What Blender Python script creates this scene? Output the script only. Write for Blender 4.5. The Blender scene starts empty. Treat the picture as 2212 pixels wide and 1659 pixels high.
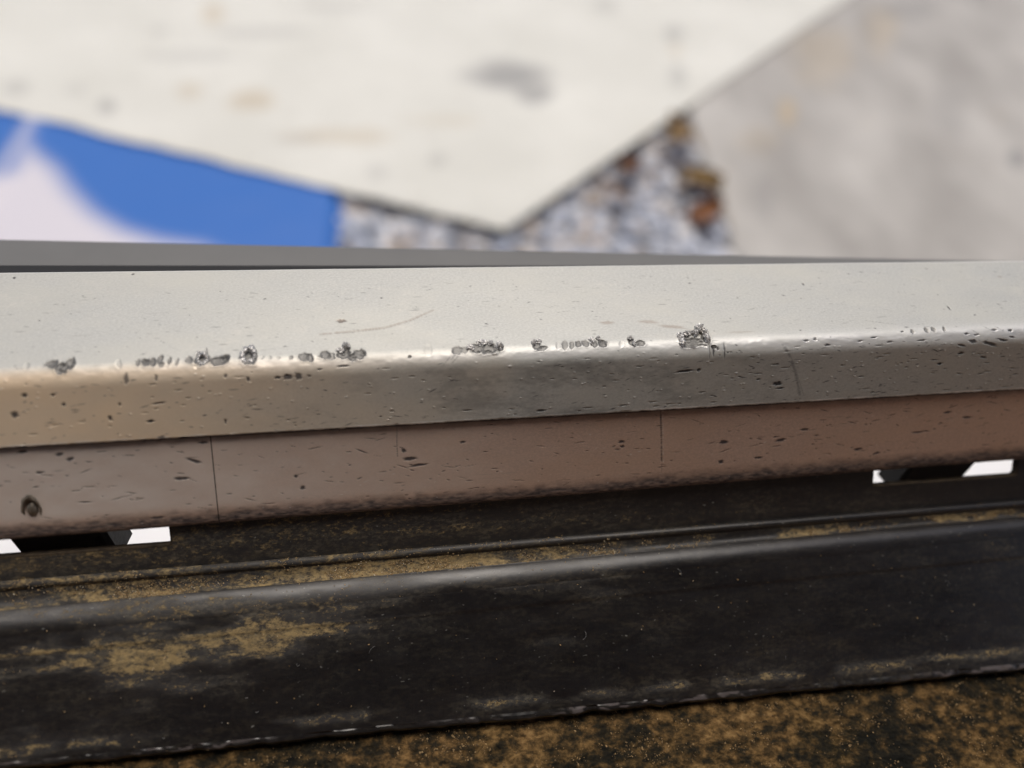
import bpy, bmesh, math, random
import numpy as np
from mathutils import Vector, Matrix, noise as mnoise
from mathutils.geometry import tessellate_polygon

random.seed(7)
rng = np.random.default_rng(11)
scene = bpy.context.scene
COL = scene.collection

# ------------------------------------------------------------------ camera
HFOV = math.radians(66.0)
W2, H2 = 1106.0, 829.5                       # half size of the 2212 x 1659 measuring grid
F = W2 / math.tan(HFOV / 2)
PITCH = math.radians(50.0)
DEPTH = 0.150
ex = Vector((12894.0, 650.0, -F)).normalized()
u0 = Vector((0, math.cos(PITCH), math.sin(PITCH)))
ez = (u0 - ex * u0.dot(ex)).normalized()
ey = ez.cross(ex)
R3 = Matrix((ex, ey, ez))                    # camera frame -> world
CAM = -(R3 @ Vector(((1106 - W2) / F, -(765 - H2) / F, -1.0))) * DEPTH

cam_data = bpy.data.cameras.new("camera")
cam = bpy.data.objects.new("camera", cam_data)
COL.objects.link(cam)
cam.matrix_world = Matrix.Translation(CAM) @ R3.to_4x4()
cam_data.sensor_fit = 'HORIZONTAL'
cam_data.sensor_width = 36.0
cam_data.lens = 18.0 / math.tan(HFOV / 2)
cam_data.clip_start = 0.005
cam_data.clip_end = 200.0
cam_data.dof.use_dof = True
cam_data.dof.focus_distance = 0.158
cam_data.dof.aperture_fstop = cam_data.lens / 4.8
cam_data.dof.aperture_blades = 0
scene.camera = cam

# ------------------------------------------------------------------ light
SUN_EL, SUN_AZ = math.radians(73.0), math.radians(8.0)     # azimuth from +Y (outside) towards +X
sun_dir = Vector((math.sin(SUN_AZ) * math.cos(SUN_EL), math.cos(SUN_AZ) * math.cos(SUN_EL), math.sin(SUN_EL)))
world = bpy.data.worlds.new("World")
scene.world = world
world.use_nodes = True
wn = world.node_tree
sky = wn.nodes.new('ShaderNodeTexSky')
sky.sky_type = 'NISHITA'
sky.sun_disc = False
sky.sun_elevation = SUN_EL
sky.sun_rotation = SUN_AZ
sky.air_density = 1.0
sky.dust_density = 6.0
sky.ozone_density = 0.6
bg = wn.nodes['Background']
bg.inputs['Strength'].default_value = 0.11
wn.links.new(sky.outputs['Color'], bg.inputs['Color'])
sd = bpy.data.lights.new("sun", 'SUN')
sd.energy = 1.3
sd.angle = math.radians(36.0)
sd.color = (1.0, 0.98, 0.94)
sun = bpy.data.objects.new("sun", sd)
sun.rotation_euler = sun_dir.to_track_quat('Z', 'Y').to_euler()
COL.objects.link(sun)
vs = scene.view_settings
vs.view_transform = 'Standard'
vs.look = 'None'
vs.gamma = 1.0
vs.exposure = 0.0

# ------------------------------------------------------------------ helpers
def ray(px, py):
    return R3 @ Vector(((px - W2) / F, -(py - H2) / F, -1.0))

def unproj(px, py, p0, n):
    d = ray(px, py)
    return CAM + d * ((p0 - CAM).dot(n) / d.dot(n))

def tag(o, label=None, cat=None, group=None, kind=None):
    if label: o['label'] = label
    if cat: o['category'] = cat
    if group: o['group'] = group
    if kind: o['kind'] = kind
    return o

def empty(name, loc):
    o = bpy.data.objects.new(name, None)
    o.location = loc
    o.empty_display_size = 0.01
    COL.objects.link(o)
    return o

def link(name, me, mat, parent=None, smooth=True):
    o = bpy.data.objects.new(name, me)
    if mat and not me.materials: me.materials.append(mat)
    if smooth: me.shade_smooth()
    COL.objects.link(o)
    if parent is not None:
        o.parent = parent
        o.matrix_parent_inverse = Matrix.Translation(-Vector(parent.location))
    return o

def mesh(name, verts, faces):
    me = bpy.data.meshes.new(name)
    me.from_pydata([tuple(v) for v in verts], [], faces)
    me.update()
    return me

def grid_mesh(name, P, attrs=None):
    """P: (rows, cols, 3) array -> quad mesh with named float attributes of shape (rows, cols)"""
    r, c = P.shape[:2]
    me = bpy.data.meshes.new(name)
    me.vertices.add(r * c)
    me.vertices.foreach_set('co', np.ascontiguousarray(P, dtype=np.float32).ravel())
    i = np.arange((r - 1) * (c - 1))
    a = (i // (c - 1)) * c + i % (c - 1)
    q = np.stack([a, a + c, a + c + 1, a + 1], 1).astype(np.int32)
    me.loops.add(q.size)
    me.loops.foreach_set('vertex_index', q.ravel())
    me.polygons.add(len(q))
    me.polygons.foreach_set('loop_start', np.arange(0, q.size, 4, dtype=np.int32))
    me.polygons.foreach_set('loop_total', np.full(len(q), 4, dtype=np.int32))
    me.update(calc_edges=True)
    for k, v in (attrs or {}).items():
        at = me.attributes.new(k, 'FLOAT', 'POINT')
        at.data.foreach_set('value', np.ascontiguousarray(v, dtype=np.float32).ravel())
    return me

def vnoise(x, y, seed=0, oct=1):
    """value noise on arrays, roughly -1..1"""
    out = np.zeros(np.broadcast(x, y).shape)
    amp, tot = 1.0, 0.0
    for k in range(oct):
        T = np.random.default_rng(seed * 31 + k).random((256, 256)) * 2 - 1
        fx, fy = x * 2 ** k + 1000.3, y * 2 ** k + 1000.7
        ix, iy = np.floor(fx).astype(int), np.floor(fy).astype(int)
        tx, ty = fx - ix, fy - iy
        tx, ty = tx * tx * (3 - 2 * tx), ty * ty * (3 - 2 * ty)
        g = lambda a, b: T[(ix + a) % 256, (iy + b) % 256]
        out = out + amp * ((g(0, 0) * (1 - tx) + g(1, 0) * tx) * (1 - ty) + (g(0, 1) * (1 - tx) + g(1, 1) * tx) * ty)
        tot += amp
        amp *= 0.5
    return out / tot

def sstep(a, b, x):
    t = np.clip((x - a) / (b - a), 0, 1)
    return t * t * (3 - 2 * t)

def grid_normals(P):
    du = np.gradient(P, axis=1)
    dv = np.gradient(P, axis=0)
    n = np.cross(dv, du)
    return n / np.maximum(np.linalg.norm(n, axis=2, keepdims=True), 1e-12)

class Surf:
    """metric raster on a lofted strip: xs per column, S (rows, cols) signed distance from a reference line"""
    def __init__(s, xs, S):
        s.xs, s.S = xs, S
        s.layers = {}
    def layer(s, n):
        if n not in s.layers: s.layers[n] = np.zeros(s.S.shape)
        return s.layers[n]
    def stamp(s, n, cx, cs, a, b, ang=0.0, val=1.0, soft=0.5, fn=None, mode='max', wob=0.0, seed=0):
        m = max(a, b) * 1.7
        i0, i1 = np.searchsorted(s.xs, [cx - m, cx + m])
        if i1 <= i0: return
        X = s.xs[None, i0:i1] - cx
        Y = s.S[:, i0:i1] - cs
        ca, sa = math.cos(ang), math.sin(ang)
        u, v = (X * ca + Y * sa) / a, (-X * sa + Y * ca) / b
        r = np.sqrt(u * u + v * v)
        if wob:
            th = np.arctan2(v, u)
            r = r / (1 + wob * vnoise(2.1 * np.cos(th) + seed * 3.7, 2.1 * np.sin(th) + seed * 1.3, 5, 2))
        k = fn(r) if fn else 1 - sstep(1 - soft, 1.0, r)
        L = s.layer(n)
        if mode == 'max': L[:, i0:i1] = np.maximum(L[:, i0:i1], k * val)
        else: L[:, i0:i1] += k * val
    def line(s, n, pts, w, val=1.0, soft=0.6, gaps=0.0, seed=0):
        """a thin stroke through metric points (x, s)"""
        g = np.random.default_rng(seed)
        for (x0, s0), (x1, s1) in zip(pts[:-1], pts[1:]):
            d = math.hypot(x1 - x0, s1 - s0)
            k = max(2, int(d / (w * 0.8)))
            for j in range(k):
                if gaps and g.random() < gaps: continue
                t = (j + 0.5) / k
                s.stamp(n, x0 + (x1 - x0) * t, s0 + (s1 - s0) * t, w * 1.1, w * (0.7 + 0.6 * g.random()), math.atan2(s1 - s0, x1 - x0), val * (0.6 + 0.4 * g.random()), soft)

class Line3:
    """a long edge of the profile: y(x), z(x)"""
    def __init__(s, a, b):
        s.a, s.b = Vector(a), Vector(b)
    def at(s, x):
        t = (x - s.a.x) / (s.b.x - s.a.x)
        return s.a.y + (s.b.y - s.a.y) * t, s.a.z + (s.b.z - s.a.z) * t
    def pt(s, x):
        y, z = s.at(x)
        return Vector((x, y, z))
    def at_pt(s, t):
        return s.a.lerp(s.b, t)
    def off(s, dy, dz):
        return Line3(s.a + Vector((0, dy, dz)), s.b + Vector((0, dy, dz)))
    def plane(s, tan):
        """(point, normal) of the plane holding this line and the tangent direction (y, z)"""
        n = (s.b - s.a).cross(Vector((0, tan[0], tan[1]))).normalized()
        return s.a, n

def line_on(pl, p, q):
    return Line3(unproj(p[0], p[1], *pl), unproj(q[0], q[1], *pl))

# ------------------------------------------------------------------ materials
def newmat(name):
    m = bpy.data.materials.new(name)
    m.use_nodes = True
    nt = m.node_tree
    return m, nt, nt.nodes['Principled BSDF']

class NT:
    def __init__(s, nt):
        s.nt = nt
        s._c = None
    def n(s, t, **kw):
        x = s.nt.nodes.new(t)
        for k, v in kw.items(): setattr(x, k, v)
        return x
    def l(s, a, b): s.nt.links.new(a, b)
    def coord(s, scale):
        tc = s.n('ShaderNodeTexCoord')
        mp = s.n('ShaderNodeMapping')
        mp.inputs['Scale'].default_value = scale
        s.l(tc.outputs['Object'], mp.inputs['Vector'])
        return mp.outputs['Vector']
    def noise(s, scale, detail=3, rough=0.55, stretch=(1, 1, 1), dist=0.0):
        x = s.n('ShaderNodeTexNoise')
        x.inputs['Scale'].default_value = scale
        x.inputs['Detail'].default_value = detail
        x.inputs['Roughness'].default_value = rough
        x.inputs['Distortion'].default_value = dist
        s.l(s.coord(stretch), x.inputs['Vector'])
        return x.outputs['Fac']
    def ramp(s, fac, stops):
        r = s.n('ShaderNodeValToRGB')
        e = r.color_ramp.elements
        while len(e) < len(stops): e.new(0.5)
        for el, (p, c) in zip(e, stops):
            el.position = p
            el.color = (c, c, c, 1) if isinstance(c, (int, float)) else (*c, 1)
        s.l(fac, r.inputs['Fac'])
        return r.outputs['Color']
    def mix(s, fac, a, b, blend='MIX'):
        m = s.n('ShaderNodeMix', data_type='RGBA', blend_type=blend)
        for inp, v in ((m.inputs['Factor'], fac), (m.inputs['A'], a), (m.inputs['B'], b)):
            if hasattr(v, 'node'): s.l(v, inp)
            elif isinstance(v, (int, float)): inp.default_value = v if inp.type == 'VALUE' else (v, v, v, 1)
            else: inp.default_value = (*v, 1)
        return m.outputs['Result']
    def math(s, op, a, b=0.0, clamp=False):
        m = s.n('ShaderNodeMath', operation=op, use_clamp=clamp)
        for inp, v in ((m.inputs[0], a), (m.inputs[1], b)):
            if hasattr(v, 'node'): s.l(v, inp)
            else: inp.default_value = v
        return m.outputs[0]
    def attr(s, name):
        a = s.n('ShaderNodeAttribute', attribute_name=name)
        return a.outputs['Fac']
    def attr_col(s, name):
        a = s.n('ShaderNodeAttribute', attribute_name=name)
        return a.outputs['Color']
    def sep(s, ax, scale=1.0):
        tc = s.n('ShaderNodeTexCoord')
        sp = s.n('ShaderNodeSeparateXYZ')
        s.l(tc.outputs['Object'], sp.inputs[0])
        return s.math('MULTIPLY', sp.outputs[ax], scale)
    def bump(s, h, strength, dist, bsdf, normal=None):
        b = s.n('ShaderNodeBump')
        b.inputs['Strength'].default_value = strength
        b.inputs['Distance'].default_value = dist
        s.l(h, b.inputs['Height'])
        s.l(b.outputs['Normal'], bsdf.inputs['Normal'])

def setv(b, **kw):
    for k, v in kw.items():
        b.inputs[k.replace('_', ' ')].default_value = v

def metal_material(name, base, tint, met, rough, film_reflection=(0.92, 0.71, 0.48)):
    """worn satin metal; attributes: pit (dark filled dents, painted shade), stain (brown smears), bare (torn raw metal), glint (bright nicks, painted edge highlights)"""
    m, nt, b = newmat(name)
    T = NT(nt)
    grain = T.noise(3000, 2, 0.7, (0.6, 1, 1))
    cloud = T.noise(70, 4, 0.6, (0.5, 1, 1))
    c = T.mix(T.ramp(grain, [(0.3, 0.0), (0.7, 1.0)]), [v * 0.86 for v in base], [min(1, v * 1.10) for v in base])
    c = T.mix(T.ramp(cloud, [(0.42, 0.0), (0.72, 0.75)]), c, tint)
    hair = T.noise(900, 2, 0.6, (0.06, 1, 1))
    c = T.mix(T.ramp(hair, [(0.68, 0.0), (0.76, 0.22)]), c, (0.16, 0.15, 0.14))
    crust = T.ramp(T.noise(520, 5, 0.75, (0.6, 1, 1), 0.5), [(0.50, 0.0), (0.70, 0.28)])
    c = T.mix(T.math('MULTIPLY', crust, T.ramp(T.noise(45, 3, .6), [(.42, 0.), (.65, 1.)])), c, (0.72, 0.68, 0.60))
    c = T.mix(T.attr('worn_and_highlight'), c, (0.84, 0.84, 0.82))  # also paints the bright highlight on the rounded edge
    c = T.mix(T.attr('left_reflection'), c, film_reflection)  # reflected light on the left, painted into the colour
    c = T.mix(T.attr('stain'), c, (0.30, 0.24, 0.19))
    c = T.mix(T.attr('bare'), c, T.mix(T.ramp(T.noise(1500, 3, .7), [(.35, 0.), (.7, 1.)]), (0.085, 0.083, 0.078), (0.20, 0.196, 0.185)))
    c = T.mix(T.attr('pit_shade'), c, (0.034, 0.034, 0.042))
    c = T.mix(T.attr('glint'), c, (0.9, 0.9, 0.88))
    T.l(c, b.inputs['Base Color'])
    setv(b, Metallic=met, Roughness=rough)
    r = T.mix(T.attr('bare'), T.ramp(T.noise(260, 3, 0.6, (0.35, 1, 1)), [(0.3, rough - 0.06), (0.7, rough + 0.08)]), 0.46)
    r = T.mix(T.math('MULTIPLY', T.attr('worn_and_highlight'), T.math('SUBTRACT', 1.0, T.attr('bare'))), r, 0.37)
    r = T.mix(T.attr('pit_shade'), r, 0.7)
    T.l(T.math('MAXIMUM', met, T.math('MULTIPLY', T.attr('worn_and_highlight'), .55)), b.inputs['Metallic'])
    T.l(r, b.inputs['Roughness'])
    h = T.math('ADD', T.noise(2200, 2, 0.6, (0.5, 1, 1)), T.math('MULTIPLY', T.noise(240, 3, 0.6, (0.4, 1, 1)), 1.2))
    T.bump(h, 0.035, 0.00012, b)
    return m

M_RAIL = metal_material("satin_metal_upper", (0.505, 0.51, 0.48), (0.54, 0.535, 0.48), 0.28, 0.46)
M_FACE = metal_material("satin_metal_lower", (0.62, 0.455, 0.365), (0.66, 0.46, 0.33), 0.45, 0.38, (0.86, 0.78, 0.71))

def simple(name, col, rough, met=0.0, var=0.15, scale=60, bump=0.0, bscale=200, bdist=0.0003):
    m, nt, b = newmat(name)
    T = NT(nt)
    c = T.mix(T.ramp(T.noise(scale, 4, 0.6), [(0.3, 0.0), (0.7, 1.0)]), [v * (1 - var) for v in col], [min(1, v * (1 + var)) for v in col])
    T.l(c, b.inputs['Base Color'])
    setv(b, Metallic=met, Roughness=rough)
    if bump: T.bump(T.noise(bscale, 3, 0.6), bump, bdist, b)
    return m

M_BURR = simple("torn_metal", (0.60, 0.59, 0.57), 0.34, 0.5, 0.35, 900, 0.5, 2500, 0.0002)
M_LEDGE = simple("grey_ledge_paint", (0.155, 0.155, 0.15), 0.45, 0.0, 0.06, 40)
M_CILL = simple("white_cill_paint", (0.86, 0.87, 0.88), 0.5, 0.0, 0.03, 40)
M_BLOCK = simple("black_plastic", (0.005, 0.0045, 0.004), 0.55, 0.0, 0.3, 300, 0.3, 900)
M_BRASS = simple("dull_screw", (0.23, 0.20, 0.16), 0.42, 0.45, 0.5, 900, 0.4, 1500)

def channel_material():
    m, nt, b = newmat("dusty_black_rubber")
    T = NT(nt)
    base = T.mix(T.ramp(T.noise(55, 4, 0.6, (0.5, 1, 1)), [(0.35, 0.0), (0.7, 1.0)]), (0.0052, 0.0050, 0.0062), (0.012, 0.0108, 0.0115))
    film_reflection = T.ramp(T.noise(160, 5, 0.65, (0.35, 1, 1), 0.4), [(0.50, 0.0), (0.78, 1.0)])
    fine = T.ramp(T.noise(1300, 3, 0.75, (0.6, 1, 1)), [(0.44, 0.0), (0.60, 1.0)])
    d = T.attr('dust')
    patch = T.math('ADD', T.math('MULTIPLY', T.noise(620, 6, 0.78, (0.42, 1, 1), 0.6), 0.55), T.math('MULTIPLY', T.noise(1600, 4, 0.75, (0.6, 1, 1)), 0.45))
    thr = T.math('SUBTRACT', 0.685, T.math('MULTIPLY', d, 0.27))
    solid = T.math('MULTIPLY', T.math('SUBTRACT', patch, thr), 7.5, True)
    solid = T.math('MULTIPLY', solid, T.math('MULTIPLY', d, 2.4, True))
    blot = T.ramp(T.noise(260, 6, 0.76, (0.32, 1, 1), 0.9), [(0.42, 0.0), (0.74, 1.0)])
    veil = T.math('MULTIPLY', T.math('MULTIPLY', blot, T.math('ADD', d, 0.10)), T.math('ADD', T.math('MULTIPLY', fine, 0.28), 0.04))
    base = T.mix(veil, base, (0.36, 0.33, 0.24))
    thin = T.math('MULTIPLY', T.math('MULTIPLY', T.math('ADD', film_reflection, 0.20), d), T.math('ADD', T.math('MULTIPLY', fine, 0.16), 0.04))
    amt = T.math('ADD', T.math('MULTIPLY', solid, 0.58), thin, True)
    c = T.mix(amt, base, T.mix(T.noise(420, 3, 0.6), (0.24, 0.165, 0.06), (0.70, 0.50, 0.21)))
    # pale flecks, lint
    fl = T.ramp(T.noise(1700, 1, 0.5, (0.55, 1, 1)), [(0.745, 0.0), (0.79, 0.55)])
    c = T.mix(fl, c, (0.22, 0.22, 0.20))
    c = T.mix(T.attr('edge'), c, (0.12, 0.103, 0.10))
    T.l(c, b.inputs['Base Color'])
    r = T.mix(T.math('MINIMUM', T.math('ADD', T.math('MULTIPLY', amt, 2.5), T.math('MULTIPLY', d, T.math('MULTIPLY', d, 1.6))), 1.0), T.ramp(T.noise(300, 4, 0.6, (0.3, 1, 1)), [(0.3, 0.27), (0.7, 0.36)]), 0.9)
    T.l(r, b.inputs['Roughness'])
    b.inputs['Specular IOR Level'].default_value = 0.82
    h = T.math('ADD', T.noise(700, 4, 0.65, (0.45, 1, 1)), T.math('MULTIPLY', amt, 1.0))
    T.bump(h, 0.06, 0.00015, b)
    return m
M_CHAN = channel_material()

def crumb_material():
    m, nt, b = newmat("dust_crumbs")
    T = NT(nt)
    c = T.ramp(T.attr('tone'), [(0.0, (0.05, 0.035, 0.018)), (0.45, (0.24, 0.155, 0.07)), (0.8, (0.42, 0.29, 0.14)), (1.0, (0.50, 0.44, 0.33))])
    T.l(c, b.inputs['Base Color'])
    setv(b, Roughness=0.95)
    return m
M_CRUMB = crumb_material()

def mat_material():
    m, nt, b = newmat("worn_brown_fibre")
    T = NT(nt)
    big = T.noise(60, 4, 0.6, (0.6, 1, 1))
    fine = T.noise(470, 4, 0.68, (0.75, 1, 1), 0.2)
    k = T.math('ADD', T.math('MULTIPLY', big, 0.52), T.math('MULTIPLY', fine, 0.68))
    tint = T.noise(22, 3, .6)
    c = T.ramp(k, [(0.46, (0.009, 0.009, 0.007)), (0.55, (0.026, 0.020, 0.011)), (0.62, (0.085, 0.052, 0.021)), (0.70, (0.20, 0.118, 0.046)), (0.80, (0.33, 0.21, 0.09))])
    c = T.mix(T.ramp(tint, [(.45, 0.), (.7, .55)]), c, T.mix(1.0, c, (0.62, 0.72, 0.66), 'MULTIPLY'))
    c = T.mix(T.math('MULTIPLY', T.math('ADD', T.sep(0, 4.0), .1), 1.0, True), c, T.mix(1.0, c, (0.60, 0.62, 0.58), 'MULTIPLY'))
    T.l(c, b.inputs['Base Color'])
    setv(b, Roughness=0.9)
    b.inputs['Specular IOR Level'].default_value = 0.15
    T.bump(T.noise(900, 4, 0.7), 0.5, 0.0006, b)
    return m
M_MAT = mat_material()

# ------------------------------------------------------------------ key lines of the profile
PL_TOP = (Vector((0, 0, 0)), Vector((0, 0, 1)))
L2 = line_on(PL_TOP, (0, 590), (2212, 564))
L3 = line_on(PL_TOP, (0, 815), (2212, 719))
PHI1, PHI2 = math.radians(30), math.radians(24)
T1 = (-math.sin(PHI1), -math.cos(PHI1))
T2 = (-math.sin(PHI2), -math.cos(PHI2))
def face_line(L, tl, tr, p, q):
    """lower edge of a face that twists from tilt tl at the left to tr at the right"""
    g = lambda t: (-math.sin(math.radians(t)), -math.cos(math.radians(t)))
    return Line3(unproj(p[0], p[1], *L.plane(g(tl))), unproj(q[0], q[1], *L.plane(g(tr))))
def plane3(La, Lb):
    return La.a, (La.b - La.a).cross(Lb.at_pt(.5) - La.a).normalized()
L4 = face_line(L3, 40, 19, (0, 966), (2212, 839))
PF1 = plane3(L3, L4)
STEP = 0.0010
L4i = L4.off(STEP * math.cos(PHI2), -STEP * math.sin(PHI2))
L6 = face_line(L4i, 42, 24.5, (0, 1184), (2212, 1004))
PF2 = plane3(L4i, L6)
WALL = L6.off(0.0022, 0.0)
TW = (-math.sin(math.radians(38)), -math.cos(math.radians(38)))
PW = WALL.plane(TW)
L7 = line_on(PW, (0, 1262), (2212, 1084))
TF = (-math.cos(math.radians(14)), -math.sin(math.radians(14)))
PFL = L7.plane(TF)
L8 = line_on(PFL, (0, 1333), (2212, 1126))
T3 = (-math.cos(math.radians(31)), -math.sin(math.radians(31)))
PF3 = L8.plane(T3)
L10 = line_on(PF3, (0, 1660), (2212, 1444))
X0, X1 = -0.185, 0.215

# ------------------------------------------------------------------ the metal sill
sill = empty("metal_sill", (0, 0, 0))
tag(sill, "worn silver metal sill with a chipped rounded edge, lying across the middle of the picture", "sill")

def build_rail():
    C = 2480
    xs = np.linspace(X0, X1, C)
    y2, z2 = L2.at(xs); y3, z3 = L3.at(xs); y4, z4 = L4.at(xs)
    Dt = y2 - y3                                       # width of the top at each x
    Df = np.hypot(y4 - y3, z4 - z3)
    r = 0.0026
    # rows of signed distance from the corner
    nt_, nf_, nc_ = 120, 46, 110
    a = np.linspace(0, 1, nt_)[:, None]
    S_top = -Dt[None, :] * (1 - a) - r * a
    b_ = np.linspace(0, 1, nc_)[1:, None]
    S_fil = np.repeat(np.linspace(-r, r, nf_)[1:, None], C, 1)
    S_fac = r + (Df[None, :] - r) * b_
    S = np.concatenate([S_top, S_fil, S_fac], 0)
    sf = Surf(xs, S)
    t = np.clip((S + r) / (2 * r), 0, 1)
    # quadratic blend over the corner
    t1y, t1z = ((y4 - y3) / Df)[None, :], ((z4 - z3) / Df)[None, :]
    top_d = np.where(S < -r, -S, r * (1 - t) ** 2)
    fac_d = np.where(S > r, S, r * t ** 2)
    Y = y3[None, :] + top_d + fac_d * t1y
    Z = z3[None, :] + fac_d * t1z
    P = np.stack([np.broadcast_to(xs, S.shape), Y, Z], 2)
    N = grid_normals(P)
    if N[0, 0, 2] < 0: N = -N
    H = np.zeros(S.shape)
    # hand-made waviness
    H += 0.00005 * vnoise(xs[None, :] * 60, S * 120, 3, 2)
    # the worn corner dips and swells a little
    H += -0.00016 * np.exp(-(S / 0.0016) ** 2) * (0.5 + 0.5 * vnoise(xs[None, :] * 420, S * 500, 9, 3))
    def on(px, py):
        p = unproj(px, py, *PL_TOP)
        y, z = L3.at(p.x)
        if p.y >= y: return p.x, -(p.y - y)
        p = unproj(px, py, *PF1)
        y, z = L3.at(p.x)
        return p.x, math.hypot(p.y - y, p.z - z)
    px = 0.000088
    crater = lambda r_: np.where(r_ < 1.5, -(1 - sstep(0.55, 1.0, r_)) + 0.20 * np.exp(-((r_ - 1.08) / 0.16) ** 2), 0)
    bare = lambda r_: 1 - sstep(0.85, 1.12, r_)
    chips = [  # px, py, half width, half height (measuring grid), depth
        (113, 787, 13, 11, 1), (131, 795, 15, 15, 1.2), (151, 786, 12, 15, 1.1), (58, 790, 7, 9, .3), (100, 786, 6, 6, .6),
        (255, 786, 8, 13, .35), (298, 783, 6, 9, .7), (314, 782, 10, 10, 1), (329, 781, 8, 11, 1), (346, 777, 7, 12, .9),
        (348, 787, 6, 7, .6), (366, 779, 5, 10, .8), (381, 782, 5, 10, .5), (408, 777, 9, 10, .7), (436, 776, 17, 17, 1), (474, 779, 22, 13, 1.1),
        (488, 773, 10, 10, .9), (537, 772, 19, 18, 1), (566, 772, 5, 6, .4), (582, 772, 5, 6, .4), (600, 773, 7, 4, .4), (628, 772, 5, 6, .5),
        (655, 771, 13, 11, .8), (668, 772, 9, 11, .9), (703, 766, 13, 11, .9), (715, 770, 11, 9, .6), (742, 764, 17, 14, 1.2), (777, 764, 17, 12, 1), (760, 772, 12, 9, .9),
        (885, 770, 4, 4, .8), (925, 757, 11, 15, .3), (988, 757, 14, 11, .7), (1004, 756, 9, 9, .5), (1028, 752, 17, 13, 1.1), (1055, 752, 19, 16, 1.2), (1079, 750, 11, 12, .8),
        (1160, 746, 12, 13, .8), (1172, 752, 14, 7, .7), (1206, 745, 7, 12, .4), (1220, 746, 8, 13, .5), (1236, 745, 7, 11, .6), (1249, 743, 8, 10, .8), (1265, 742, 10, 10, .7),
        (1283, 741, 10, 12, .8), (1302, 741, 12, 11, 1), (1364, 738, 9, 12, .8), (1384, 741, 13, 9, .9), (1342, 743, 6, 10, .3),
        (1478, 732, 14, 15, .9), (1497, 739, 30, 13, 1.2), (1525, 730, 14, 15, 1), (1545, 748, 9, 6, 1),
        (1972, 716, 6, 7, .5), (2002, 713, 7, 8, .6), (2017, 712, 7, 8, .6), (2040, 711, 4, 8, .8)]
    for j, (cx, cy, a_, b2, dep) in enumerate(chips):
        x, s = on(cx, cy)
        A, B = a_ * px, b2 * px * 1.25
        ang = random.uniform(-0.35, 0.35)
        sf.stamp('H', x, s, A * 0.92, B * 0.92, ang, 0.00020 * dep, fn=crater, mode='add', wob=0.28, seed=j)
        sf.stamp('bare', x, s, A * 0.92, B * 0.92, ang, 0.55 + 0.4 * min(1, dep) if dep > .4 else 0.15, fn=bare, wob=0.28, seed=j)
        for q in range(2 if dep > .8 else 0):
            sf.stamp('H', x + random.uniform(-.8, .8) * A, s + random.uniform(-.8, .8) * B, A * random.uniform(.2, .45), B * random.uniform(.2, .4), random.uniform(0, 3), random.choice((-1, 1)) * 0.00013 * dep, mode='add', wob=.4, seed=j + q * 50)
        if dep > .6:
            for q in range(4):
                th = random.uniform(0, 6.28)
                sf.stamp('pit_shade', x + math.cos(th) * A * .85, s + math.sin(th) * B * .85, A * random.uniform(.12, .4), B * random.uniform(.08, .2), th + 1.57, random.uniform(.2, .55), .7)
    # dark flecks, random: sparse hair marks on the top, more on the face and towards the right
    for k in range(470):
        x = random.uniform(X0, X1); s = -random.random() ** 0.9 * 0.021
        sf.stamp('pit_shade', x, s, random.uniform(.0003, .0017), random.uniform(.00007, .00014), random.gauss(0, .14), random.uniform(.15, .55), .8)
    for k in range(270):
        x = random.uniform(X0, X1); s = -random.random() * 0.021
        q = random.uniform(.00010, .00026)
        sf.stamp('pit_shade', x, s, q * random.uniform(1, 2.5), q, random.uniform(-.6, .6), random.uniform(.2, .85), .8, wob=.4, seed=k)
    for k in range(120):
        x = random.uniform(X0, X1); s = -random.random() * 0.021; an = random.choice((random.gauss(.5, .2), random.gauss(-.5, .3)))
        sf.stamp('pit_shade', x, s, random.uniform(.0008, .0028), .00008, an, random.uniform(.08, .28), .9)
    for k in range(1400):
        x = X0 + (X1 - X0) * random.random() ** 0.62; s = random.uniform(.0006, .019)
        a_ = random.choice((random.uniform(.0002, .0006), random.uniform(.0004, .0014)))
        sf.stamp('pit_shade', x, s, a_, random.uniform(.00007, .00018), random.gauss(-.05, .22), random.uniform(.3, 1), .7, wob=.35, seed=k)
        if vnoise(np.array(x * 90.), np.array(s * 200.), 88, 2) < -.12 and k % 4: continue
        if k % 3 == 0: sf.stamp('H', x, s, a_, .0002, 0, -.00008, mode='add')
    for k in range(370):
        x = X0 + (X1 - X0) * random.random() ** 0.6; s = random.uniform(.0006, .019)
        sf.stamp('glint', x, s, random.uniform(.00015, .0006), random.uniform(.00008, .00017), random.gauss(0, .5), random.uniform(.2, .8), .8)
        sf.stamp('H', x, s, .0003, .0002, 0, .00007, mode='add')
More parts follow.
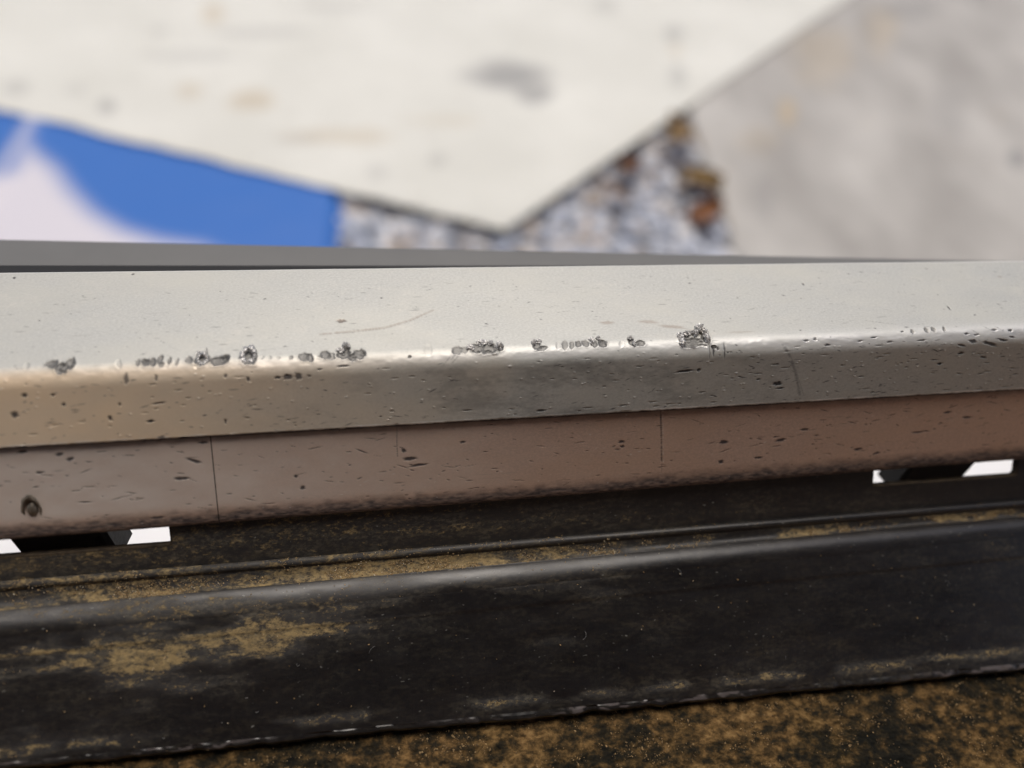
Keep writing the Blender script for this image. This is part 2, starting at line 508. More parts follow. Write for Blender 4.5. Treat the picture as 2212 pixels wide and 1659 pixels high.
    # round dark dents, left half of the face
    for (cx, cy, a_, b2) in ((272, 818, 6, 11), (337, 815, 4, 8), (487, 812, 4, 5), (537, 818, 4, 5), (622, 814, 12, 6), (645, 812, 11, 7), (620, 811, 5, 3), (668, 812, 5, 3), (740, 790, 16, 2.5), (690, 797, 6, 2),
                             (56, 852, 7, 4), (117, 852, 5, 3), (38, 892, 9, 7), (142, 871, 4, 4), (243, 898, 5, 5), (262, 871, 3, 4), (330, 905, 9, 3), (355, 938, 8, 3), (345, 868, 16, 2), (490, 905, 3, 6), (600, 815, 9, 3),
                             (1683, 832, 14, 5), (1690, 842, 12, 2), (1480, 803, 26, 3), (1510, 800, 6, 4), (1535, 757, 2, 16), (1567, 757, 2.5, 20), (1553, 752, 4, 5), (1543, 760, 3, 12), (1170, 887, 14, 3), (1640, 822, 6, 2),
                             (1745, 735, 8, 3), (1763, 732, 5, 4), (1790, 745, 10, 3), (1862, 736, 7, 3), (1890, 728, 12, 2), (1925, 738, 9, 3), (1995, 735, 14, 3), (2092, 720, 8, 3), (2115, 722, 8, 3),
                             (2105, 738, 16, 5), (2080, 748, 12, 3), (2140, 744, 24, 4), (2170, 736, 14, 4), (2190, 728, 10, 3), (2150, 712, 9, 4), (2185, 713, 8, 4), (1950, 716, 5, 2), (2080, 766, 9, 3), (2130, 775, 10, 3), (2035, 790, 8, 3),
                             (1735, 613, 3, 4), (2050, 665, 3, 7), (287, 592, 4, 3), (580, 579, 6, 2), (30, 600, 4, 3), (738, 693, 13, 5)):
        x, s = on(cx, cy)
        ang = -0.06 if a_ > b2 else 0.0
        if cx > 2070 and cy > 700 and a_ > 9: ang = 0.28
        sf.stamp('pit_shade', x, s, a_ * px, b2 * px * 1.3, ang, random.uniform(.75, 1) if cy != 693 else .35, .5, wob=.45, seed=int(cx))
        sf.stamp('H', x, s, a_ * px, b2 * px * 1.3, ang, -.00012, mode='add', wob=.45, seed=int(cx))
    # brown smears on the top, a grey rubbed band across the face
    for cx, cy, a_, b2, an, v in ((738, 693, 14, 6, 0, .8), (1312, 697, 24, 5, 0, .55), (1400, 695, 34, 5, -.08, .5), (1455, 706, 40, 5, -.18, .55), (1505, 714, 25, 4, -.1, .4), (1600, 717, 45, 3, 0, .3), (2160, 598, 9, 3, .1, .5)):
        x, s = on(cx, cy)
        sf.stamp('stain', x, s, a_ * px, b2 * px * 1.3, -an, v, .6, wob=.4, seed=int(cx))
    sf.line('stain', [on(*p) for p in ((690, 722), (760, 716), (830, 708), (885, 692), (936, 670))], .00035, .55, gaps=.2)
    sf.line('pit_shade', [on(*p) for p in ((690, 724), (760, 718), (830, 710), (885, 695), (915, 680))], .00016, .25, gaps=.4)
    sf.line('pit_shade', [on(*p) for p in ((1693, 742), (1708, 772), (1722, 810), (1733, 858))], .00055, .55, .9, .15)
    sf.line('pit_shade', [on(*p) for p in ((1700, 750), (1716, 785), (1742, 860))], .00020, .42, .9, .3)
    sf.line('pit_shade', [on(*p) for p in ((1870, 692), (1905, 697), (1935, 700))], .00010, .5, .9, .2)
    # diagonal gouges
    for p, q in (((955, 792), (972, 770)), ((975, 786), (990, 768)), ((975, 775), (984, 765)), ((2125, 705), (2150, 716)), ((2100, 712), (2120, 720)), ((2150, 705), (2170, 714))):
        sf.line('pit_shade', [on(*p), on(*q)], .00020, .6, .9, .1)
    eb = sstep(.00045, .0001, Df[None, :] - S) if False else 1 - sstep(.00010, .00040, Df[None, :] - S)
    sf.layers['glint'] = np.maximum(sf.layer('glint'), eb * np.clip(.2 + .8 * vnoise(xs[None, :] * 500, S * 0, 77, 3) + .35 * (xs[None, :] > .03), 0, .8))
    sf.layers['left_reflection'] = np.clip(1 - (xs[None, :] + .080 + .012 * vnoise(xs[None, :] * 60, S * 110, 78, 3)) / .080, 0, 1) * sstep(-.0028, .0006, S) * (.75 + .25 * vnoise(xs[None, :] * 90, S * 160, 79, 3))  # warm reflection at the left of the face, painted as a tint
    sf.layers['glint'] = np.maximum(sf.layers['glint'], .75 * (1 - sstep(.00005, .00022, S + Dt[None, :])))  # thin highlight along the back edge, painted in
    sf.layers['worn_and_highlight'] = np.exp(-((S + .0003) / (.0011 + .0009 * sstep(-.01, .07, xs[None, :]))) ** 2) * np.clip(.62 + .5 * vnoise(xs[None, :] * 160, S * 700, 83, 3) + 3.0 * xs[None, :], 0, 1)  # rubbed corner, with its highlight painted in brighter to the right
    dark_mottle = np.exp(-((xs[None, :] - .012) / .045) ** 2) * sstep(.0004, .002, S) * sstep(-.25, .55, vnoise(xs[None, :] * 110, S * 240, 95, 5) + .25 * vnoise(xs[None, :] * 900, S * 2200, 96, 2))
    sf.layers['pit_shade'] = np.maximum(sf.layers['pit_shade'], .42 * dark_mottle)  # dark mottle over the middle of the face
    H = H + sf.layer('H')
    P = P + N * H[:, :, None]
    # back lip and the return under the overhang: rows added at both ends
    def extra(row, offs):
        return [row + np.array([0, o[0], o[1]]) for o in offs]
    back = extra(P[0], [(-.002, -.0024), (.0002, -.0020), (.0004, -.0003)])
    n1 = np.array([0, math.cos(PHI1), -math.sin(PHI1)]); t1 = np.array([0, T1[0], T1[1]])
    front = [P[-1] + n1 * .00012 + t1 * .00022, P[-1] + n1 * .00045 + t1 * .00028, P[-1] + n1 * .0035 + t1 * .0002]
    jag = (vnoise(xs * 900, xs * 0, 4, 3) * .00012 + np.maximum(0, vnoise(xs * 330, xs * 0 + 3, 8, 2) - .45) * .0004)[:, None]
    P[-1] += -t1 * jag
    front = [f - t1 * jag for f in front]
    P = np.concatenate([np.stack(back), P, np.stack(front)], 0)
    pad = lambda a: np.concatenate([np.repeat(a[:1] * 0, 3, 0), a, np.repeat(a[-1:] * 0, 3, 0)], 0)
    att = {k: np.clip(pad(sf.layer(k)), 0, 1) for k in ('pit_shade', 'stain', 'bare', 'glint', 'left_reflection', 'worn_and_highlight')}
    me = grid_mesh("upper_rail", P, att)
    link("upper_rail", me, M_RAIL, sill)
    return on
rail_at = build_rail()

def build_facing(xa, xb, seed, label=None):
    C = int((xb - xa) / .00017)
    xs = np.linspace(xa, xb, C)
    y4, z4 = L4i.at(xs); y6, z6 = L6.at(xs)
    D = np.hypot(y6 - y4, z6 - z4)
    t2y, t2z = ((y6 - y4) / D)[None, :], ((z6 - z4) / D)[None, :]
    r = 0.0030
    s0 = -.003                                        # tucked up behind the rail
    S_a = s0 + (D[None, :] - r - s0) * np.linspace(0, 1, 150)[:, None]
    tt = np.linspace(0, 1, 34)[1:, None]
    S_b = D[None, :] - r + np.repeat(2 * r * tt, C, 1)
    S = np.concatenate([S_a, S_b], 0)
    sf = Surf(xs, S)
    Sr = S - (D[None, :] - r)
    t = np.clip(Sr / (2 * r), 0, 1)
    along = np.where(Sr <= 0, S, D[None, :] - r * (1 - t) ** 2)
    under = np.where(Sr <= 0, 0, r * t ** 2)
    Y = y4[None, :] + along * t2y + under * math.cos(math.radians(8))
    Z = z4[None, :] + along * t2z
    P = np.stack([np.broadcast_to(xs, S.shape), Y, Z], 2)
    N = grid_normals(P)
    if N[10, 0, 1] > 0: N = -N
    H = 0.00005 * vnoise(xs[None, :] * 70, S * 120, 13, 2)
    rnd = random.Random(seed)
    n = int(1050 * (xb - xa) / .28)
    for k in range(n):
        x = rnd.uniform(xa, xb); s = rnd.uniform(0, .021)
        if rnd.random() > .45 + .55 * (x - X0) / (X1 - X0): continue
        a_ = rnd.choice((rnd.uniform(.0002, .0007), rnd.uniform(.0005, .0018)))
        sf.stamp('pit_shade', x, s, a_, rnd.uniform(.00007, .00018), rnd.gauss(0, .2), rnd.uniform(.3, 1), .7, wob=.35, seed=k)
    for k in range(int(150 * (xb - xa) / .28)):
        x = rnd.uniform(xa, xb); s = rnd.uniform(0, .021)
        sf.stamp('glint', x, s, rnd.uniform(.00015, .0006), rnd.uniform(.00008, .00016), rnd.gauss(0, .6), rnd.uniform(.1, .6), .8)
    lip_shade = (.55 * (1 - sstep(.0008, .0024, S + .0004 * vnoise(xs[None, :] * 500, S * 900, 24, 3))) + .55 * (1 - sstep(.0007, .0011, S))) * (.85 + .2 * vnoise(xs[None, :] * 300, S * 0, 25, 3))
    sf.layers['pit_shade'] = np.maximum(sf.layer('pit_shade'), lip_shade)  # shade under the overhanging rail, painted as a dark strip
    # ragged dark band: reflection of the channel painted along the bottom roll
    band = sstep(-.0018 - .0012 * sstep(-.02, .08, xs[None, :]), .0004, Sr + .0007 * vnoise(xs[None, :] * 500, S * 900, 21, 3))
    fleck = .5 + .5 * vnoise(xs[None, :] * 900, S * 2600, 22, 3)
    sf.layers['pit_shade'] = np.maximum(sf.layer('pit_shade'), band * np.clip(.74 + .7 * (fleck - .5), 0, .94))
    sf.layers['left_reflection'] = np.clip(1 - (xs[None, :] + .075 + .015 * vnoise(xs[None, :] * 60, S * 110, 91, 3)) / .085, 0, 1) * (.8 + .2 * vnoise(xs[None, :] * 240, S * 500, 92, 3)) * (1 - sstep(-.003, 0, Sr))  # brighter left end: reflected light painted into the colour
    def on(px_, py_):
        p = unproj(px_, py_, *PF2)
        y, z = L4i.at(p.x)
        return p.x, math.hypot(p.y - y, p.z - z)
    px = .000094
    for (cx, cy, a_, b2, an) in ((420, 993, 20, 4, .35), (395, 1030, 22, 4, .06), (440, 955, 14, 3, 0), (240, 946, 18, 4, 0), (50, 975, 14, 4, -.1), (130, 980, 10, 4, -.1), (155, 990, 9, 4, -.2), (90, 1018, 9, 3, 0),
                                (345, 1110, 18, 3, .05), (655, 1050, 6, 5, 0), (640, 1026, 5, 4, 0), (885, 990, 18, 4, 0), (905, 1003, 26, 3, -.05), (872, 972, 6, 5, .6), (1000, 955, 8, 3, 0), (1342, 955, 10, 3, -.1), (1345, 965, 8, 3, 0),
                                (1565, 957, 14, 5, 0), (1690, 953, 15, 4, -.15), (1640, 992, 12, 3, 0), (1560, 1000, 8, 5, 0), (2095, 905, 16, 3, 0), (2050, 893, 12, 3, -.1), (1860, 975, 18, 4, -.05), (1740, 930, 12, 3, 0), (1990, 938, 22, 2, 0), (1900, 985, 12, 3, -.2)):
        x, s = on(cx, cy)
        if xa < x < xb:
            sf.stamp('pit_shade', x, s, a_ * px, b2 * px * 1.2, an, .9, .5, wob=.45, seed=int(cx))
    # scored vertical lines
    sf.line('pit_shade', [on(*p) for p in ((858, 918), (857, 930), (858, 985))], .00018, .75, .9, .25, 3)
    sf.line('pit_shade', [on(*p) for p in ((1427, 884), (1429, 940), (1430, 1000))], .00030, .95, .9, .12, 4)
    sf.line('pit_shade', [on(*p) for p in ((1430, 1003), (1431, 1050))], .00016, .6, .9, .4, 6)
    sf.line('glint', [on(*p) for p in ((1432, 888), (1433, 940), (1434, 1000))], .00014, .6, .9, .6, 5)
    P = P + N * (H - .00010 * sf.layer('pit_shade'))[:, :, None]
    att = {k: np.clip(sf.layer(k), 0, 1) for k in ('pit_shade', 'stain', 'bare', 'glint', 'left_reflection')}
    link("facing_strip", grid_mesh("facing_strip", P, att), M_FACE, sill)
    return on
JX = unproj(466, 1030, *PF2).x
build_facing(X0, JX - .00009, 3)
face_at = build_facing(JX + .00009, X1, 4)

def added_joint_backing():  # unseen strip added to block light through the joint
    vs_ = []
    for x in (JX - .004, JX + .004):
        y4, z4 = L4i.at(x); y6, z6 = L6.at(x)
        for (y, z) in ((y4 + .0016, z4 + .001), (y4 + .0028, z4 + .001), (y6 + .0062, z6 + .004), (y6 + .0050, z6 + .004)): vs_.append((x, y, z))
    fs = [(0, 1, 2, 3), (7, 6, 5, 4)] + [(k, 4 + k, 4 + (k + 1) % 4, (k + 1) % 4) for k in range(4)]
    link("added_joint_backing", mesh("added_joint_backing", vs_, fs), M_BLOCK, sill, smooth=False)
added_joint_backing()

# torn burrs standing on the chipped edge
def burr(px_, py_, w, h, up, seed, ring=False):
    bm = bmesh.new()
    if ring:
        rr = random.Random(seed)
        for k in range(22):
            th = k / 22 * 6.283
            g = bmesh.ops.create_icosphere(bm, subdivisions=1, radius=.32 + rr.uniform(-.06, .12))
            bmesh.ops.translate(bm, verts=g['verts'], vec=(math.cos(th) * .85, math.sin(th) * .85, rr.uniform(-.1, .25)))
    else:
        bmesh.ops.create_icosphere(bm, subdivisions=4, radius=1)
    for v in bm.verts:
        p = v.co * 1.9 + Vector((seed * 3.1, seed * 1.7, 0))
        v.co *= 1 + .42 * mnoise.noise(p) + .25 * mnoise.noise(p * 2.7) + .10 * mnoise.noise(p * 6)
        if not ring and v.co.z > 0: v.co.z *= 1 + .5 * max(0, mnoise.noise(p * 1.3 + Vector((9, 2, 4))))
    x, s = rail_at(px_, py_)
    y, z = L3.at(x)
    base = Vector((x, y - s, z)) if s < 0 else Vector((x, y + s * (L4.at(x)[0] - y) / .02, z + s * (L4.at(x)[1] - z) / .02))
    nrm = Vector((0, -.45, .9)).normalized()
    tu = Vector((1, 0, 0)); tv = nrm.cross(tu)
    Mx = Matrix((tu * w * .000088, tv * h * .000110, nrm * (up * .75))).transposed().to_4x4()
    bm.transform(Matrix.Translation(base) @ Mx)
    me = bpy.data.meshes.new("burr")
    bm.to_mesh(me); bm.free()
    link("burr", me, M_BURR, sill, smooth=ring)
for j, a in enumerate(((430, 765, 5, 5, .0006), (446, 768, 3, 13, .0008), (748, 748, 9, 7, .0011), (735, 757, 10, 5, .0005), (1016, 752, 9, 7, .0006), (1040, 741, 11, 6, .0006), (1060, 741, 6, 5, .0006), (1078, 747, 8, 8, .0009),
                       (1153, 741, 5, 6, .0007), (1164, 738, 6, 5, .0005), (1278, 737, 6, 7, .0006), (1292, 732, 5, 5, .0006), (1362, 731, 6, 5, .0007), (1370, 742, 4, 6, .0005),
                       (1470, 727, 8, 8, .0009), (1484, 722, 9, 6, .0008), (1474, 740, 6, 7, .0007), (1509, 712, 9, 9, .0020), (1500, 721, 9, 7, .0012), (1521, 720, 8, 9, .0013), (1528, 731, 6, 9, .0010))):
    burr(*a, seed=j + 1)
burr(537, 769, 15, 14, .0007, 40, True)
burr(437, 776, 11, 11, .0005, 41, True)

# domed screw plug low on the left of the facing
def screw_plug():
    x, sd_ = face_at(80, 1094)
    y4, z4 = L4i.at(x); y6, z6 = L6.at(x); D = math.hypot(y6 - y4, z6 - z4)
    p = Vector((x, y4 + (y6 - y4) * sd_ / D, z4 + (z6 - z4) * sd_ / D))
    n = Vector((0, -math.cos(PHI2), math.sin(PHI2)))
    tu = Vector((1, 0, 0)); tv = n.cross(tu)
    prof = [(1.55, -.1), (1.5, .12), (1.3, .24), (1.15, .16), (1.08, -.25), (.95, -.3), (.85, .05), (.6, .34), (.3, .46), (0.02, .5)]
    vs_, fs = [], []
    K = 36
    for i, (r_, h) in enumerate(prof):
        for k in range(K):
            th = k / K * 6.2832
            rr = r_ * (1 + .22 * mnoise.noise(Vector((math.cos(th) * 1.5, math.sin(th) * 1.5, i * .6))))
            vs_.append(p + tu * (rr * math.cos(th) * .00115) + tv * (rr * math.sin(th) * .0019) + n * (h * .0013))
    for i in range(len(prof) - 1):
        for k in range(K):
            fs.append((i * K + k, i * K + (k + 1) % K, (i + 1) * K + (k + 1) % K, (i + 1) * K + k))
    link("screw_plug", mesh("screw_plug", vs_, fs), M_BRASS, sill)
screw_plug()

# ------------------------------------------------------------------ black channel below the sill
chan = empty("rubber_channel", (0, WALL.at(0)[0], L7.at(0)[1]))
tag(chan, "dusty black channel with a raised bead and cut slots, below the metal sill", "channel")

def rounded(x0, x1, z0, z1, r, k=5):
    pts = []
    for cx, cz, a0 in ((x1 - r, z0 + r, -90), (x1 - r, z1 - r, 0), (x0 + r, z1 - r, 90), (x0 + r, z0 + r, 180)):
        for i in range(k + 1):
            a = math.radians(a0 + 90 * i / k)
            pts.append((cx + r * math.cos(a), cz + r * math.sin(a)))
    return pts

SLOTS, LIPS = [], []
def build_wall():
    """vertical wall with slots cut through; coordinates (x, height above the wall's foot)"""
    def foot(x): return L7.at(x)
    holes = []
    for (ax, ay), (bx, by) in (((-48, 1198), (371, 1176)), ((1884, 1046), (2196, 1026))):
        A = unproj(ax, ay, *PW); B = unproj(bx, by, *PW)
        h = min((A.z - foot(A.x)[1]) / -TW[1], (B.z - foot(B.x)[1]) / -TW[1])
        SLOTS.append((A.x, B.x, h))
        LIPS.append((A.x, B.x, h))
        holes.append(rounded(A.x, B.x, h, h + .0075, .0008))
    TOP, TH = .0180, .0016
    nseg = 40
    outer = [(X0 + (X1 - X0) * i / nseg, -.001) for i in range(nseg + 1)] + [(X1 - (X1 - X0) * i / nseg, TOP) for i in range(nseg + 1)]
    loops = [outer] + holes
    tris = tessellate_polygon([[Vector((p[0], p[1], 0)) for p in l] for l in loops])
    flat = [p for l in loops for p in l]
    n = len(flat)
    def P3(x, h, back):
        y, z = foot(x)
        return Vector((x, y - TW[0] * h + back * -TW[1], z - TW[1] * h + back * TW[0]))
    vs_ = [P3(x, h, 0) for x, h in flat] + [P3(x, h, TH) for x, h in flat]
    fs = [tuple(t) for t in tris] + [tuple(i + n for i in reversed(t)) for t in tris]
    k0 = 0
    for l in loops:
        m_ = len(l)
        for i in range(m_):
            a, b = k0 + i, k0 + (i + 1) % m_
            fs.append((a, b, b + n, a + n))
        k0 += m_
    me = mesh("slotted_wall", vs_, fs)
    at = me.attributes.new('dust', 'FLOAT', 'POINT')
    at.data.foreach_set('value', [float(np.clip((.58 - (v.x + .03) * 4.2), .03, .70)) for v in vs_])
    bm = bmesh.new(); bm.from_mesh(me)
    bmesh.ops.recalc_face_normals(bm, faces=bm.faces); bm.to_mesh(me); bm.free()
    link("slotted_wall", me, M_CHAN, chan, smooth=False)
build_wall()

M_GRIME = simple("brown_grime", (0.05, 0.034, 0.018), .9, 0, .6, 700, .3, 1400, .0002)
for xa, xb, h in LIPS:
    inn = rounded(xa + .0001, xb - .0001, h + .0001, h + .0074, .0008)
    out = rounded(xa - .0002, xb + .0003, h - .00045, h + .0078, .0009)
    n = len(inn)
    vs_ = []
    for loop, lift in ((out, .00002), (inn, -.00012), (inn, .0016)):
        for k, (x, hh) in enumerate(loop):
            y, z = L7.at(x)
            hh += .00012 * mnoise.noise(Vector((x * 900, hh * 900, 1)))
            vs_.append((x, y - TW[0] * hh + lift * -TW[1], z - TW[1] * hh + lift * TW[0]))
    fs = [(a * n + k, a * n + (k + 1) % n, (a + 1) * n + (k + 1) % n, (a + 1) * n + k) for a in (0, 1) for k in range(n)]
    link("slot_lip", mesh("slot_lip", vs_, fs), M_GRIME, chan)

for i, (xa, xb, h) in enumerate(SLOTS):
    # dark web standing behind the middle of each slot
    fr = ((.11, .63) if i == 0 else (.31, .75))[0], ((.11, .63) if i == 0 else (.31, .75))[1]
    a, b = xa + (xb - xa) * fr[0], xa + (xb - xa) * fr[1]
    y, z = L7.at((a + b) / 2)
    y += .62 * h; z -= .2 * h
    vs_ = []
    for zz in (z + h - .010, z + h + .0045):
        for (x_, y_) in ((a, y + .0042), (a + .0008, y + .0034), (b - .0008, y + .0034), (b, y + .0042), (b + .0012, y + .009), (a - .0012, y + .009)):
            vs_.append((x_, y_, zz))
    fs = [(5, 4, 3, 2, 1, 0), (6, 7, 8, 9, 10, 11)] + [(k, (k + 1) % 6, 6 + (k + 1) % 6, 6 + k) for k in range(6)]
    link("slot_web", mesh("slot_web", vs_, fs), M_BLOCK, chan, smooth=False)

def build_tray():
    C = 1250
    xs = np.linspace(X0, X1, C)
    y7, z7 = L7.at(xs); y8, z8 = L8.at(xs); y10, z10 = L10.at(xs)
    rows, kind = [], []
    def add(y, z, k): rows.append(np.stack([xs, y, z], 1)); kind.append(k)
    # small bead at the wall's foot
    rb = .00085
    for a in np.linspace(math.radians(20), math.radians(200), 14):
        add(y7 - rb * .5 + rb * math.cos(a), z7 + rb * math.sin(a) * 1.0 + .0001, 0)
    # soft low ridge: an arc whose slope runs from -16 to +30 degrees
    RB, a0, a1 = .0050, math.radians(-17), math.radians(40)
    arc = [(RB * -math.sin(a), RB * (math.cos(a) - 1)) for a in np.linspace(a0, a1, 46)]
    # dusty trough between the beads (slightly dished)
    for t in np.linspace(0, 1, 44)[1:]:
        ya, za = y7 - rb * 1.7, z7 - .0004
        yb, zb = y8 + arc[0][0], z8 + arc[0][1]
        add(ya + (yb - ya) * t, za + (zb - za) * t - .0005 * math.sin(math.pi * t), 1)
    for dy, dz in arc[1:]:
        add(y8 + dy, z8 + dz, 2)
    yb, zb = rows[-1][:, 1], rows[-1][:, 2]
    # long sloping face with one crease
    for t in np.linspace(0, 1, 110)[1:]:
        add(yb + (y10 - yb) * t, zb + (z10 - zb) * t - .00028 * float(sstep(.150, .170, t)) * (1 - t), 3 + t)
    for k, (dy, dz) in enumerate(((-.00012, -.0003), (-.0001, -.0012), (.0006, -.0022), (.004, -.0024))):
        add(y10 + dy, z10 + dz, 5 + k)
    P = np.stack(rows)
    kd = np.array(kind, dtype=float)[:, None]
    X = np.broadcast_to(xs, P.shape[:2]); r_ = np.arange(len(rows))[:, None] * 1.0
    Yv = P[:, :, 1]
    left = np.clip(1 - (X + .055) / .13, 0, 1)
    dust = np.zeros(P.shape[:2])
    n1 = .5 + .5 * vnoise(X * 90, Yv * 260, 31, 4)
    n2 = .5 + .5 * vnoise(X * 45, Yv * 200, 32, 4)
    dust += (kd == 0) * (.20 + .35 * left + .4 * left * n1)
    dust += (kd == 1) * np.clip(.50 + .30 * left + .55 * np.exp(-((X + .025) / .022) ** 2) + .30 * sstep(.55, .7, n1) * (X > .02) + 1.1 * (n1 - .5), .40, 1)
    dust += (kd == 2) * (.10 + .20 * left + .32 * left * sstep(.40, .7, n2))
    up = (kd >= 3) & (kd <= 4)
    tt = np.clip(kd - 3, 0, 1)
    n3 = .5 + .5 * vnoise(X * 130, Yv * 420, 47, 4)
    dust += up * (.55 * np.exp(-((tt - .155) / .02) ** 2) * np.clip(1 - (X + .045) / .05, 0, 1) * sstep(.42, .55, n1))
    dust += up * np.clip(.85 * np.clip(1 - (X + .070) / .060, 0, 1) * np.exp(-((tt - .22) / .20) ** 2) * (.25 + .65 * sstep(.40, .60, .4 * n2 + .6 * n3)) + .12 + .34 * sstep(.48, .72, n2) * (.35 + left)
                         + .60 * np.exp(-((tt - .87) / .045) ** 2) * sstep(.34, .58, n1), 0, 1)
    edge = np.zeros(P.shape[:2])
    nn = .5 + .5 * vnoise(X * 420, r_ * .35, 33, 4)
    lowx = .5 + .5 * vnoise(X * 38, X * 0 + 2, 34, 3)
    edge += ((kd >= 5) & (kd <= 5)) * (.6 * sstep(.50, .66, nn) * sstep(.35, .7, lowx + .6 * (X > .02)))
    edge += ((kd > 3.955) & (kd < 5)) * sstep(.52, .62, nn) * sstep(.40, .65, lowx) * .8
    H = .00003 * vnoise(X * 200, Yv * 700, 35, 3) * (kd != 2) + (.00016 * vnoise(X * 26, X * 0 + 5, 36, 3) + .00003 * vnoise(X * 240, Yv * 500, 46, 3)) * (kd == 2)
    rag = (.0005 * vnoise(X * 260, X * 0 + 1, 37, 4) + .0010 * np.maximum(0, vnoise(X * 60, X * 0 + 7, 38, 3) - .25))
    P = P.copy()
    P[:, :, 2] += H
    P[:, :, 1] += rag * ((kd > 3.97) & (kd < 8))
    P[:, :, 2] += .0003 * np.abs(vnoise(X * 500, X * 0 + 4, 39, 2)) * ((kd > 3.97) & (kd < 6))
    link("beaded_tray", grid_mesh("beaded_tray", P, {'dust': np.clip(dust, 0, 1), 'edge': np.clip(edge, 0, 1)}), M_CHAN, chan)
    return P, kd, dust
TRAY, TKD, TDUST = build_tray()

def crumbs(name, pts, sizes, tones, parent):
    """many tiny uneven grains joined into one mesh"""
    base = [Vector(v).normalized() for v in ((1, .2, .1), (-.9, .4, -.1), (.1, 1, .3), (0, -1, .1), (.2, .1, 1), (-.2, -.1, -1))]
    tri = [(0, 2, 4), (2, 1, 4), (1, 3, 4), (3, 0, 4), (2, 0, 5), (1, 2, 5), (3, 1, 5), (0, 3, 5)]
    n = len(pts)
    B = np.array([tuple(v) for v in base])
    V = np.empty((n, 6, 3))
    for i in range(n):
        a, b, c = rng.uniform(0, 6.28, 3)
        Rm = np.array(Matrix.Rotation(a, 3, 'Z') @ Matrix.Rotation(b, 3, 'X'))
        sc = sizes[i] * rng.uniform(.5, 1.25, (6, 1)) * np.array([1.3, 1, .8])
        V[i] = pts[i] + (B * sc) @ Rm.T
    Tt = (np.arange(n)[:, None, None] * 6 + np.array(tri)[None]).reshape(-1, 3)
    me = bpy.data.meshes.new(name)
    me.from_pydata(V.reshape(-1, 3).tolist(), [], Tt.tolist())
    at = me.attributes.new('tone', 'FLOAT', 'POINT')
    at.data.foreach_set('value', np.repeat(np.array(tones), 6).astype(np.float32))
    o = link(name, me, M_CRUMB, parent, smooth=False)
    o['kind'] = 'stuff'
    return o

def scatter_crumbs():
    pts, sz, tn = [], [], []
    w = np.clip(TDUST, 0, 1) ** 2.2 * ((TKD <= 1) * 1.0 + (TKD > 1) * .22)
    clump = .5 + .5 * vnoise(TRAY[:, :, 0] * 260, TRAY[:, :, 1] * 600, 51, 3)
    w = w * sstep(.46, .66, clump) + .002
    w = w.ravel() / w.sum()
    idx = rng.choice(len(w), 8000, p=w)
    Pf = TRAY.reshape(-1, 3)
    for i in idx:
        s = 10 ** rng.uniform(-4.35, -3.72)
        pts.append(Pf[i] + np.array([rng.normal(0, .00015), rng.normal(0, .00015), s * .4]))
        sz.append(s); tn.append(float(np.clip(rng.normal(.62, .2), 0, 1)))
    crumbs("dust_grains", np.array(pts), sz, tn, chan)
scatter_crumbs()

def scatter_lint():
    """short curled fibres and pale specks lying on the sloping black face"""
    m = simple("pale_lint", (0.24, 0.24, 0.23), .9)
    rows = np.where((TKD[:, 0] > 3.03) & (TKD[:, 0] < 3.93))[0]
    vs_, fs = [], []
    rr = random.Random(5)
    for k in range(30):
        i, j = rr.choice(list(rows)), int(len(TRAY[0]) * rr.random() ** .8)
        p = Vector(TRAY[i, min(j, TRAY.shape[1] - 1)]) + Vector((0, 0, .00008))
        th, cv = rr.uniform(0, 6.28), rr.uniform(-1, 1) * 1.1
        L_ = rr.choice((rr.uniform(.0002, .0006), rr.uniform(.0002, .0009), rr.uniform(.0006, .0030)))
        n_ = 7
        w = rr.uniform(.000025, .00005)
        tdir = Vector((0, T3[0], T3[1])); xd = Vector((1, 0, 0)); nd = xd.cross(tdir); nd = nd if nd.z > 0 else -nd
        b0 = len(vs_)
        for q in range(n_ + 1):
            d_ = xd * math.cos(th) + tdir * math.sin(th)
            e_ = nd.cross(d_)
            hgt = nd * (.00010 * math.sin(q / n_ * 3.14))
            for a in (e_ * w, nd * w * 1.4, -e_ * w): vs_.append(p + a + hgt)
            p = p + d_ * (L_ / n_); th += cv * .55
        for q in range(n_):
            for c in range(3):
                a, b = b0 + q * 3 + c, b0 + q * 3 + (c + 1) % 3
                fs.append((a, b, b + 3, a + 3))
    o = link("lint", mesh("lint", vs_, fs), m, chan)
    o['kind'] = 'stuff'
scatter_lint()

# ------------------------------------------------------------------ brown mat in front
def build_mat():
    C, R_ = 1800, 240
    xs = np.linspace(X0, X1, C)
    y10, z10 = L10.at(xs)
    z = z10 - .0022
    t = np.linspace(0, 1, R_)[:, None]
    Y = y10[None, :] + .004 - t * .046
    X = np.broadcast_to(xs, Y.shape)
    Z = z[None, :] + .0005 * vnoise(X * 420, Y * 620, 61, 4) + .0003 * vnoise(X * 1500, Y * 1900, 62, 2) - .0004
    me = grid_mesh("fibre_mat", np.stack([X, Y, Z], 2))
    o = link("fibre_mat", me, M_MAT)
    pts, sz, tn = [], [], []
    cl = vnoise(X * 260, Y * 420, 63, 3)
    w = sstep(-.1, .5, cl).ravel() + .02
    w = w / w.sum()
    Pm = np.stack([X, Y, Z], 2).reshape(-1, 3)
    for i in rng.choice(len(w), 12000, p=w):
        q = 10 ** rng.uniform(-4.2, -3.55)
        pts.append(Pm[i] + np.array([0, 0, q * .4])); sz.append(q); tn.append(float(np.clip(rng.normal(.40, .2), 0, .66)))
    crumbs("grit", np.array(pts), sz, tn, o)
    tag(o, "mottled brown and black mat along the bottom edge, in front of the black channel", "mat")
    return o
build_mat()

